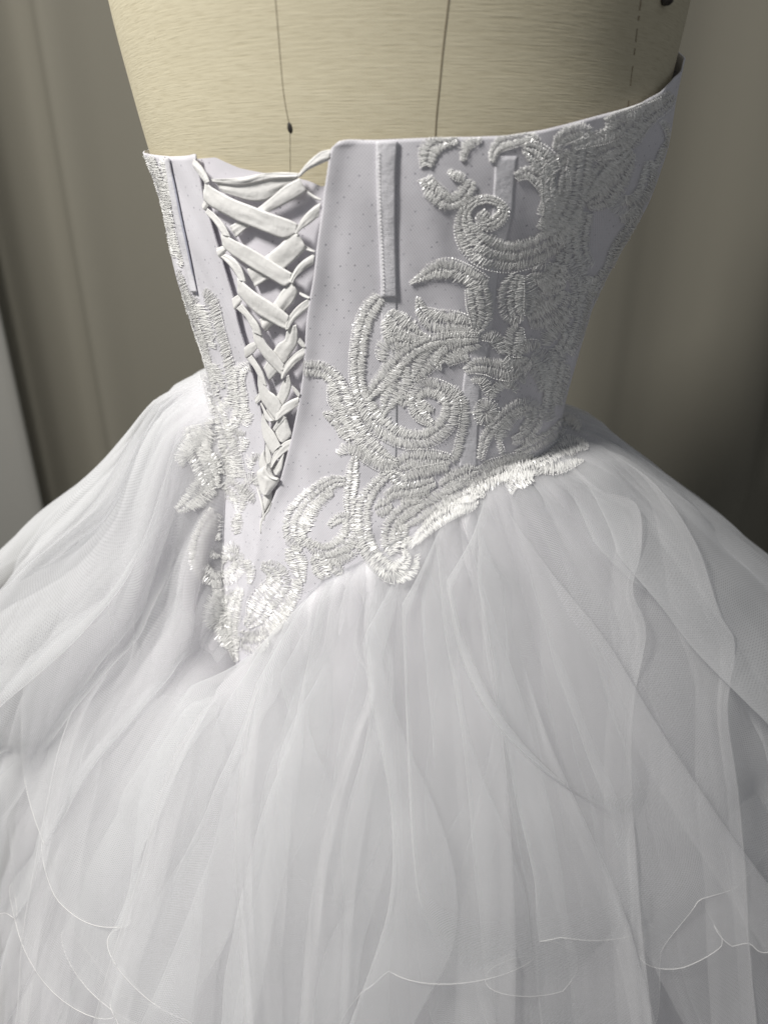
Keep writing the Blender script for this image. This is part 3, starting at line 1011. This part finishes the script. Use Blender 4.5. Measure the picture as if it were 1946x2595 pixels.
# ------------------------------------------------------------------ lace: satin stitch scrolls
B1 = (1040, 330, 400 / 1659); B2 = (870, 720, 400 / 1659); B3 = (1160, 640, 400 / 1659); B4 = (1130, 900, 400 / 1659)
B5 = (760, 880, 400 / 1659); B6 = (700, 1140, 400 / 1659); B7 = (430, 900, 400 / 1659); B8 = (430, 1290, 400 / 1659)
Z8 = (1300, 180, 450 / 1659); Q1 = (350, 370, 300 / 1659); Q2 = (430, 700, 300 / 1659)
LACE = [
    # neckline, right
    (B1, [(490, 100, 90), (330, 130, 140), (230, 170, 190), (180, 270, 170), (165, 380, 110)]),
    (B1, [(150, 500, 130), (200, 600, 170), (290, 690, 190), (400, 760, 150), (520, 720, 160), (600, 620, 150), (640, 530, 100)]),
    (B1, [(400, 420, 50), (470, 470, 90), (560, 500, 80)]),
    (B1, [(740, 90, 60), (620, 120, 120), (565, 200, 90), (545, 320, 50)]),
    (B1, [(850, 330, 50), (880, 210, 110), (960, 130, 150), (1100, 90, 150), (1230, 60, 120), (1340, 120, 90)]),
    (B1, [(1180, 190, 110), (1290, 230, 200), (1390, 330, 250), (1450, 470, 200)]),
    (B1, [(1100, 490, 80), (1230, 440, 130), (1350, 500, 170), (1440, 620, 170), (1480, 760, 160), (1480, 900, 170), (1400, 1060, 170)]),
    (B1, [(1659, 1000, 220), (1500, 1150, 250), (1300, 1260, 270), (1100, 1320, 280), (900, 1310, 300), (720, 1230, 300), (600, 1080, 250), (560, 950, 170), (590, 830, 110), (700, 740, 90), (850, 730, 80), (950, 790, 80), (970, 870, 110), (900, 950, 130), (800, 990, 120), (740, 930, 110), (800, 860, 80)]),
    (Z8, [(390, 730, 70), (430, 640, 110), (520, 580, 130), (640, 550, 120), (710, 600, 80)]),
    (Z8, [(390, 870, 60), (440, 830, 110), (530, 770, 80)]),
    (Z8, [(650, 620, 160), (630, 800, 190), (600, 1000, 190), (560, 1200, 200), (480, 1380, 220), (350, 1540, 220)]),
    (Z8, [(470, 900, 50), (470, 1050, 90), (440, 1200, 110), (410, 1300, 70)]),
    (Z8, [(720, 790, 90), (850, 710, 190), (980, 670, 190), (1100, 560, 160), (1250, 400, 160), (1400, 290, 140), (1480, 220, 80)]),
    (Z8, [(690, 1150, 90), (800, 1000, 170), (900, 890, 180), (1010, 800, 150), (1100, 740, 90)]),
    (Z8, [(680, 1240, 90), (800, 1180, 190), (930, 1020, 220), (1050, 860, 140), (1090, 770, 80)]),
    (Z8, [(920, 1180, 110), (1000, 1260, 170), (1080, 1270, 180), (1180, 1190, 130), (1240, 1060, 130), (1270, 930, 120), (1260, 840, 80)]),
    (Z8, [(610, 1300, 60), (560, 1450, 110), (540, 1600, 110), (560, 1750, 120), (620, 1900, 130), (710, 2000, 110), (800, 1960, 110), (880, 1850, 90), (960, 1650, 100), (1080, 1480, 100), (1180, 1340, 80)]),
    (Z8, [(690, 1320, 90), (640, 1500, 110), (640, 1680, 100), (710, 1830, 80)]),
    (Z8, [(1380, 460, 50), (1440, 560, 60), (1440, 650, 50), (1380, 760, 50), (1330, 900, 50)]),
    (Z8, [(1060, 420, 60), (1190, 390, 90), (1310, 330, 80), (1400, 270, 60)]),
    (Z8, [(560, 700, 60), (700, 660, 80), (800, 620, 110), (900, 580, 120), (1000, 520, 120)]),
    (Z8, [(860, 480, 60), (980, 430, 100), (1110, 390, 100), (1240, 300, 90)]),
    (Z8, [(1000, 700, 60), (1100, 660, 90), (1170, 560, 90), (1230, 480, 70)]),
    (Z8, [(1000, 1380, 60), (1090, 1370, 110), (1170, 1280, 100)]),
    (Z8, [(300, 760, 120), (310, 900, 120), (330, 1050, 110), (330, 1200, 110), (290, 1350, 130)]),
    (Z8, [(760, 1990, 80), (800, 2060, 120), (760, 2140, 130)]),
    (Z8, [(480, 1700, 80), (420, 1850, 120), (340, 1960, 130), (240, 2000, 110)]),
    (B3, [(1200, 240, 90), (1250, 360, 130), (1260, 480, 120), (1200, 560, 70)]),
    (B3, [(1120, 760, 70), (1160, 860, 110), (1120, 960, 120), (1050, 1040, 90)]),
    (B3, [(480, 1120, 90), (560, 1180, 140), (660, 1190, 150), (740, 1130, 110)]),
    (B3, [(1130, 1180, 90), (1100, 1330, 110), (1060, 1480, 110), (1040, 1600, 90)]),
    # the eye and the leaves beside the first boning channel
    (B1, [(0, 1605, 25), (120, 1540, 90), (260, 1470, 170), (400, 1450, 190), (540, 1500, 190), (660, 1560, 180), (760, 1640, 180)]),
    (B2, [(1400, 30, 220), (1430, 180, 260), (1440, 320, 230), (1420, 420, 170), (1380, 500, 90)]),
    (B2, [(780, 140, 40), (810, 260, 110), (880, 340, 190), (1000, 400, 230), (1150, 410, 230), (1300, 430, 170), (1400, 490, 70)]),
    (B2, [(480, 290, 90), (560, 390, 230), (660, 470, 220), (780, 530, 130), (880, 545, 50)]),
    (B2, [(430, 370, 60), (450, 470, 90), (470, 550, 70)]),
    (B2, [(500, 560, 60), (440, 630, 110), (405, 710, 120), (405, 800, 60)]),
    (B2, [(490, 640, 150), (580, 600, 150), (690, 600, 80)]),
    (B2, [(1420, 560, 90), (1200, 560, 110), (1020, 580, 120), (880, 610, 130), (740, 680, 150), (620, 770, 170), (520, 880, 190), (430, 990, 170), (340, 1090, 140), (250, 1200, 80)]),
    (B2, [(1050, 630, 90), (930, 730, 210), (850, 830, 220), (790, 930, 150), (735, 1000, 40)]),
    (B2, [(1420, 610, 110), (1260, 650, 170), (1140, 690, 180), (1050, 760, 130), (1000, 830, 80), (1020, 895, 30)]),
    (B2, [(1310, 760, 60), (1180, 780, 90), (1080, 830, 60)]),
    (B2, [(650, 860, 120), (600, 990, 250), (560, 1090, 250), (500, 1190, 190), (450, 1290, 120), (390, 1395, 40)]),
    (B2, [(580, 1220, 80), (640, 1220, 130), (700, 1190, 110)]),
    (B2, [(390, 130, 140), (290, 250, 170), (220, 400, 170), (180, 550, 160), (160, 700, 160), (145, 850, 150), (150, 1000, 150), (180, 1150, 150), (240, 1290, 190), (330, 1420, 200), (450, 1530, 200), (620, 1610, 190), (800, 1630, 180), (950, 1580, 180), (1070, 1470, 180), (1120, 1340, 180), (1110, 1210, 190), (1030, 1120, 180), (900, 1080, 170), (790, 1120, 150), (750, 1230, 140), (790, 1350, 140), (870, 1420, 110), (940, 1470, 50)]),
    (B2, [(820, 1230, 50), (870, 1300, 90), (940, 1330, 50)]),
    (B2, [(1090, 1060, 40), (1200, 1150, 100), (1260, 1280, 100), (1270, 1420, 95), (1250, 1560, 90), (1215, 1670, 85), (1190, 1780, 90), (1130, 1850, 70)]),
    # beside the lacing, right
    (B5, [(45, 220, 150), (180, 225, 150), (300, 270, 150), (380, 360, 150), (430, 470, 170), (470, 600, 190), (520, 720, 170), (570, 830, 170), (640, 930, 170), (720, 1020, 170), (820, 1110, 150), (920, 1170, 100), (1015, 1200, 50)]),
    (B5, [(315, 390, 40), (330, 480, 70), (350, 560, 90), (390, 650, 70)]),
    (B5, [(250, 690, 50), (340, 730, 120), (430, 800, 170), (500, 880, 180), (540, 970, 90)]),
    (B5, [(400, 1115, 50), (510, 1040, 120), (600, 1080, 110), (720, 1150, 130), (850, 1230, 120), (960, 1250, 80), (1015, 1225, 50)]),
    (B5, [(1020, 1260, 120), (1150, 1180, 180), (1300, 1180, 190), (1450, 1180, 170), (1570, 1180, 110)]),
    (B5, [(960, 1310, 80), (1040, 1380, 150), (1110, 1440, 70)]),
    (B5, [(1110, 1360, 90), (1250, 1320, 110), (1400, 1290, 110), (1550, 1250, 90)]),
    (B6, [(830, 70, 40), (810, 180, 110), (800, 320, 130), (780, 460, 120), (775, 580, 110), (780, 690, 60)]),
    (B6, [(720, 320, 90), (600, 330, 140), (500, 390, 170), (390, 480, 190), (290, 580, 210), (210, 700, 230), (185, 810, 210), (210, 930, 220), (300, 1010, 140)]),
    (B6, [(600, 450, 50), (470, 545, 90), (390, 640, 110), (340, 760, 100), (330, 850, 60)]),
    (B6, [(150, 1020, 100), (180, 1080, 160), (220, 1190, 180), (250, 1300, 120), (280, 1390, 50)]),
    (B6, [(330, 950, 80), (430, 1040, 130), (550, 1060, 150), (680, 1000, 190), (760, 900, 180), (780, 800, 150), (740, 720, 110), (650, 720, 100), (560, 800, 60)]),
    (B6, [(400, 1110, 90), (470, 1230, 190), (520, 1350, 100)]),
    (B6, [(540, 1140, 120), (680, 1110, 150), (800, 1050, 120), (855, 970, 70)]),
    (B6, [(570, 1190, 110), (640, 1250, 140), (690, 1290, 60)]),
    (B6, [(1215, 225, 50), (1110, 300, 110), (1010, 410, 130), (940, 520, 150), (910, 650, 160), (910, 780, 160), (930, 900, 160), (970, 1030, 170), (1040, 1140, 180), (1140, 1240, 190), (1240, 1300, 190), (1320, 1220, 140), (1370, 1130, 80), (1340, 1050, 50)]),
    (B6, [(1280, 1390, 50), (1400, 1330, 80), (1470, 1230, 60), (1490, 1100, 40)]),
    (B6, [(1040, 630, 90), (1120, 600, 190), (1200, 560, 100)]),
    (B6, [(1540, 550, 70), (1400, 600, 150), (1290, 680, 150), (1210, 780, 150), (1180, 900, 160), (1200, 1000, 170), (1250, 1090, 100)]),
    (B6, [(1350, 780, 70), (1320, 900, 130), (1310, 1030, 110)]),
    (B6, [(1460, 1000, 110), (1380, 940, 60)]),
    (B6, [(1150, 490, 100), (1260, 430, 130), (1400, 410, 130), (1530, 380, 130), (1659, 330, 100)]),
    (B6, [(1310, 560, 80), (1450, 500, 110), (1600, 430, 90)]),
    # waist seam, right
    (B4, [(-60, 1380, 120), (30, 1330, 160), (130, 1270, 170), (250, 1220, 130), (325, 1200, 60)]),
    (B4, [(-40, 1500, 150), (100, 1480, 210), (220, 1430, 230), (330, 1440, 150), (400, 1490, 50)]),
    (B4, [(60, 1600, 120), (170, 1580, 160), (260, 1560, 140), (330, 1530, 70)]),
    (B4, [(345, 1210, 60), (450, 1160, 110), (560, 1110, 80), (700, 1070, 80), (820, 1070, 70)]),
    (B4, [(400, 1300, 60), (500, 1260, 120), (610, 1230, 180), (720, 1230, 210), (830, 1200, 230), (940, 1200, 180), (985, 1260, 80)]),
    (B4, [(690, 1460, 40), (710, 1370, 140), (780, 1320, 170), (900, 1290, 90)]),
    (B4, [(730, 1020, 50), (850, 970, 110), (980, 910, 130), (1100, 840, 130), (1200, 750, 120), (1260, 640, 90)]),
    (B4, [(930, 1150, 80), (1060, 1090, 130), (1180, 1010, 130), (1280, 960, 190), (1390, 950, 140), (1490, 970, 50)]),
    (B4, [(990, 1190, 80), (1120, 1200, 110), (1250, 1170, 100), (1360, 1130, 70), (1440, 1110, 20)]),
    (B4, [(1240, 680, 110), (1330, 690, 110), (1395, 780, 50)]),
    (B4, [(355, 1090, 70), (380, 960, 90), (420, 840, 110), (500, 730, 110), (600, 630, 120), (720, 540, 130), (850, 510, 130), (950, 560, 120), (960, 660, 110), (900, 770, 130), (800, 870, 120), (690, 895, 80)]),
    (B4, [(555, 900, 80), (590, 780, 110), (660, 690, 110), (760, 620, 100), (860, 610, 80), (850, 690, 60), (770, 780, 30)]),
    (B4, [(600, 1050, 30), (570, 990, 60), (545, 900, 40)]),
    (B4, [(345, 590, 100), (370, 520, 100), (440, 510, 100), (490, 560, 100), (480, 640, 100), (420, 680, 100), (350, 650, 100), (342, 585, 100)]),
    (B4, [(270, 270, 40), (360, 250, 90), (440, 330, 120), (475, 430, 70)]),
    (B4, [(475, 450, 50), (540, 340, 90), (640, 280, 110), (710, 330, 90), (725, 395, 20)]),
    (B4, [(200, 160, 70), (300, 110, 140), (420, 110, 160), (540, 140, 190), (660, 150, 200), (780, 170, 140), (810, 290, 40)]),
    (B4, [(890, 50, 120), (960, 170, 150), (1000, 290, 100), (985, 380, 30)]),
    (B4, [(1060, 80, 90), (1100, 250, 120), (1090, 400, 120), (1070, 550, 120), (1100, 680, 110)]),
    # rose and sprays, right flank
    (B3, [(620, 230, 120), (560, 370, 210), (540, 520, 220), (570, 640, 200), (650, 730, 110)]),
    (B3, [(700, 230, 150), (720, 390, 200), (740, 530, 150), (700, 650, 70)]),
    (B3, [(780, 230, 150), (870, 230, 220), (980, 260, 230), (1080, 230, 180), (1145, 195, 80)]),
    (B3, [(890, 350, 110), (1010, 350, 130), (1110, 330, 70)]),
    (B3, [(780, 590, 70), (890, 490, 170), (1010, 450, 150), (1110, 440, 60)]),
    (B3, [(740, 720, 110), (870, 690, 190), (1000, 620, 190), (1080, 530, 150), (1140, 410, 80)]),
    (B3, [(640, 770, 70), (590, 870, 190), (570, 970, 170), (550, 1070, 90)]),
    (B3, [(240, 890, 50), (350, 880, 100), (430, 950, 110), (475, 1060, 70)]),
    (B3, [(620, 1090, 50), (680, 1000, 100), (770, 970, 100), (855, 960, 60)]),
    (B3, [(920, 970, 60), (950, 870, 120), (1030, 780, 120), (1120, 700, 90), (1200, 580, 50)]),
    (B3, [(790, 1040, 90), (870, 1110, 180), (930, 1220, 170), (920, 1340, 110), (865, 1440, 40)]),
    (B3, [(1010, 990, 120), (1060, 1100, 130), (1040, 1250, 130), (1000, 1400, 150), (980, 1560, 130)]),
    (B3, [(1420, 260, 110), (1350, 420, 120), (1300, 600, 130), (1270, 760, 120), (1220, 920, 110), (1150, 1060, 100)]),
    # left flank
    (Q1, [(100, 110, 80), (150, 200, 150), (210, 330, 160), (270, 460, 150)]),
    (Q1, [(380, 150, 100), (380, 290, 120), (420, 450, 120), (460, 620, 100), (480, 740, 60)]),
    (Q1, [(290, 480, 90), (370, 620, 150), (430, 760, 140), (450, 860, 70)]),
    (Q1, [(320, 780, 50), (390, 980, 90), (445, 1180, 110), (480, 1380, 80), (495, 1470, 30)]),
    (Q1, [(550, 1540, 60), (590, 1520, 80), (620, 1600, 90), (600, 1680, 60)]),
    (Q1, [(570, 1740, 60), (620, 1900, 90), (670, 2050, 110), (740, 2180, 140)]),
    (Q2, [(230, 240, 90), (320, 400, 170), (380, 560, 110)]),
    (Q2, [(500, 200, 100), (580, 320, 150), (630, 450, 150), (670, 600, 140), (710, 750, 130), (750, 900, 130), (790, 1050, 130), (830, 1200, 130), (860, 1350, 130), (870, 1500, 110), (860, 1680, 110), (800, 1800, 140), (720, 1860, 130), (650, 1870, 100)]),
    (Q2, [(430, 390, 100), (480, 540, 130), (520, 690, 130), (570, 850, 130), (615, 1000, 70)]),
    (Q2, [(390, 660, 50), (440, 850, 60), (500, 1050, 70), (560, 1250, 80), (620, 1450, 70)]),
    (Q2, [(620, 1220, 90), (690, 1390, 130), (760, 1560, 60)]),
    (Q2, [(1130, 1230, 80), (1010, 1290, 170), (970, 1420, 160), (980, 1560, 170), (1000, 1700, 180), (990, 1850, 170), (950, 1990, 150), (880, 2090, 100), (770, 2110, 50)]),
    (Q2, [(1060, 1870, 110), (1095, 1990, 140), (1060, 2090, 70)]),
    (FULL, [(378, 398, 26), (402, 470, 30), (424, 560, 30), (446, 650, 26)]),
    (FULL, [(468, 745, 24), (492, 820, 34), (514, 900, 36), (536, 980, 34), (552, 1050, 30)]),
    (FULL, [(560, 1050, 30), (570, 1100, 40), (590, 1160, 44), (600, 1210, 40)]),
    (FULL, [(490, 1080, 40), (500, 1130, 56), (520, 1180, 56), (540, 1240, 40)]),
    (FULL, [(1010, 1335, 26), (1055, 1305, 40), (1100, 1275, 46), (1145, 1250, 40)]),
    (FULL, [(1050, 1375, 18), (1085, 1335, 34), (1125, 1305, 38), (1175, 1290, 24)]),
    (FULL, [(1190, 1250, 24), (1215, 1225, 44), (1260, 1205, 44), (1310, 1180, 36), (1350, 1160, 24)]),
    (FULL, [(612, 1490, 18), (592, 1555, 34), (590, 1620, 32), (600, 1675, 14)]),
    (FULL, [(548, 1470, 20), (560, 1530, 34), (566, 1590, 34), (580, 1640, 22)]),
    # left hip
    (B7, [(440, 670, 60), (380, 790, 90), (300, 880, 130), (200, 950, 140), (130, 1050, 120), (150, 1170, 50)]),
    (B7, [(440, 790, 60), (420, 850, 110), (360, 980, 100), (370, 1140, 70)]),
    (B7, [(570, 790, 90), (650, 830, 140), (720, 850, 140), (800, 850, 80)]),
    (B7, [(810, 880, 60), (780, 960, 70), (750, 1010, 40)]),
    (B7, [(540, 900, 40), (560, 970, 80), (600, 1030, 50)]),
    (B7, [(500, 1250, 120), (380, 1330, 170), (280, 1430, 160), (180, 1560, 140), (80, 1630, 70)]),
    (B7, [(470, 1420, 80), (330, 1540, 110), (220, 1610, 70)]),
    (B7, [(430, 1060, 120), (480, 1160, 140), (520, 1250, 100)]),
    (B7, [(590, 1320, 120), (690, 1420, 190), (740, 1520, 170), (730, 1640, 70)]),
    (B7, [(800, 1310, 110), (890, 1290, 100), (950, 1370, 80), (965, 1450, 40)]),
    (B7, [(760, 1370, 100), (850, 1470, 110), (895, 1540, 40)]),
    (B7, [(845, 1190, 40), (865, 1090, 100), (950, 1075, 60)]),
    (B7, [(640, 1060, 100), (640, 1160, 120), (650, 1270, 110)]),
    (B8, [(490, 20, 150), (400, 130, 150), (330, 270, 150), (290, 400, 150), (290, 530, 150), (340, 650, 160), (440, 730, 160), (560, 740, 150), (680, 680, 150), (740, 580, 150), (690, 480, 130), (610, 470, 110), (570, 570, 40)]),
    (B8, [(580, 420, 60), (650, 390, 90), (730, 430, 80)]),
    (B8, [(810, 540, 70), (850, 640, 90), (840, 780, 40)]),
    (B8, [(510, 60, 90), (490, 170, 120), (495, 270, 110), (530, 315, 40)]),
    (B8, [(720, 40, 50), (710, 150, 110), (710, 260, 60)]),
    (B8, [(410, 430, 50), (460, 480, 60), (530, 490, 30)]),
    (B8, [(710, 980, 60), (660, 900, 110), (580, 900, 140), (500, 980, 190), (470, 1090, 220), (510, 1190, 230), (600, 1240, 190), (710, 1260, 100)]),
    (B8, [(970, 590, 70), (1090, 630, 180), (1160, 750, 220), (1090, 870, 250), (1000, 960, 260), (950, 1050, 250), (900, 1140, 190), (810, 1230, 90)]),
    (B8, [(1340, 740, 90), (1320, 880, 110), (1260, 980, 110), (1180, 1080, 110), (1090, 1200, 120), (990, 1290, 110), (860, 1320, 80), (750, 1280, 30)]),
    (B8, [(700, 1370, 80), (850, 1420, 170), (960, 1410, 160), (1030, 1330, 50)]),
    (B8, [(540, 1300, 130), (600, 1380, 130), (640, 1450, 90), (695, 1550, 40)]),
    (B8, [(1330, 960, 30), (1240, 1090, 90), (1150, 1210, 90), (1060, 1340, 40)]),
]


def scroll(frame, pts, idx):
    pts = [(p[0], p[1], p[2] * (1.22 if frame is Z8 or frame is B3 else 1.1)) for p in P_(frame, pts)]
    rough = sum(math.dist(p[:2], q[:2]) for p, q in zip(pts, pts[1:]))
    n = max(8, int(rough / 1.85))
    c = resample(pts, n)
    wmean = sum(p[2] for p in c) / n
    cols = max(1, min(3, round(wmean / 19.0)))
    vs, fs = [], []
    rows = []
    for i in range(n):
        a, b_ = c[max(i - 1, 0)], c[min(i + 1, n - 1)]
        tx, ty = b_[0] - a[0], b_[1] - a[1]
        L = math.hypot(tx, ty) or 1
        rows.append((c[i][0], c[i][1], -ty / L, tx / L, c[i][2], tx / L, ty / L))
    base = 0.00045 + 0.00010 * (idx % 3)
    up_ = idx % 2
    for col in range(cols):
        s0 = -0.5 + col / cols
        s1 = s0 + 1.0 / cols
        slant = random.uniform(-3.5, 3.5)
        hh = 0.00020 + 0.00012 * random.random()
        for i in range(n):
            x, y, nx, ny, w, tx, ty = rows[i]
            if w < 2:
                continue
            j0 = random.gauss(0, 0.12) / cols
            j1 = random.gauss(0, 0.12) / cols
            e0 = (s0 + 0.012 + j0) * w
            e1 = (s1 - 0.012 + j1) * w
            sl = slant + random.gauss(0, 1.5)
            A, na = cast(LACEBVH, x + nx * e0 - tx * sl, y + ny * e0 - ty * sl)
            C, nc = cast(LACEBVH, x + nx * e1 + tx * sl, y + ny * e1 + ty * sl)
            d = C - A
            if d.length > 0.06 or d.length < 2e-4:
                continue
            mid, nm = cast(LACEBVH, x + nx * (e0 + e1) / 2, y + ny * (e0 + e1) / 2)
            if (mid - A).length > d.length + 0.004:
                continue
            sd = d.cross(nm)
            if sd.length < 1e-9:
                continue
            sd = sd.normalized() * random.uniform(0.00018, 0.00031)
            hm = hh * random.uniform(0.3, 1.9)
            tw = random.uniform(-0.7, 0.7)
            A = A + na * base * 0.8
            C = C + nc * base * 0.8
            k = len(vs)
            q1 = A.lerp(mid, 0.45) + nm * (base * 0.6 + hm * 0.8)
            q2 = C.lerp(mid, 0.45) + nm * (base * 0.6 + hm * 0.8)
            rz = nm * 0.00022
            for q, f in ((A, .6), (q1, 1), (q2, 1), (C, .6)):
                vs += [q - sd * f, q + (rz + sd * tw) * f, q + sd * f]
            for r_ in range(3):
                o = k + r_ * 3
                fs += [(o, o + 1, o + 4, o + 3), (o + 1, o + 2, o + 5, o + 4)]
    # running stitch along one edge
    for sgn in ((-1,) if up_ else (1,)):
        i = 0
        while i < n - 3:
            x, y, nx, ny, w, tx, ty = rows[i]
            x2, y2, nx2, ny2, w2, _, _ = rows[min(i + 2, n - 1)]
            A, na = cast(LACEBVH, x + nx * sgn * w * .53, y + ny * sgn * w * .53)
            C, nc = cast(LACEBVH, x2 + nx2 * sgn * w2 * .53, y2 + ny2 * sgn * w2 * .53)
            d = C - A
            if 1e-4 < d.length < 0.006:
                sd = d.cross(na).normalized() * 0.00042
                mm = (A + C) / 2 + na * (base + 0.0005)
                A = A + na * base * .8; C = C + nc * base * .8
                k = len(vs)
                vs += [A, mm + sd, mm + na * .0003, mm - sd, C]
                fs += [(k, k + 1, k + 2), (k, k + 2, k + 3), (k + 4, k + 2, k + 1), (k + 4, k + 3, k + 2)]
            i += 3
    cx_ = sum(p[0] for p in c) / n
    par = panL if cx_ < 640 else panR
    return obj('lace_scroll', vs, fs, M['thread'], par, smooth=False)


for i, (fr, pts) in enumerate(LACE):
    scroll(fr, pts, i)
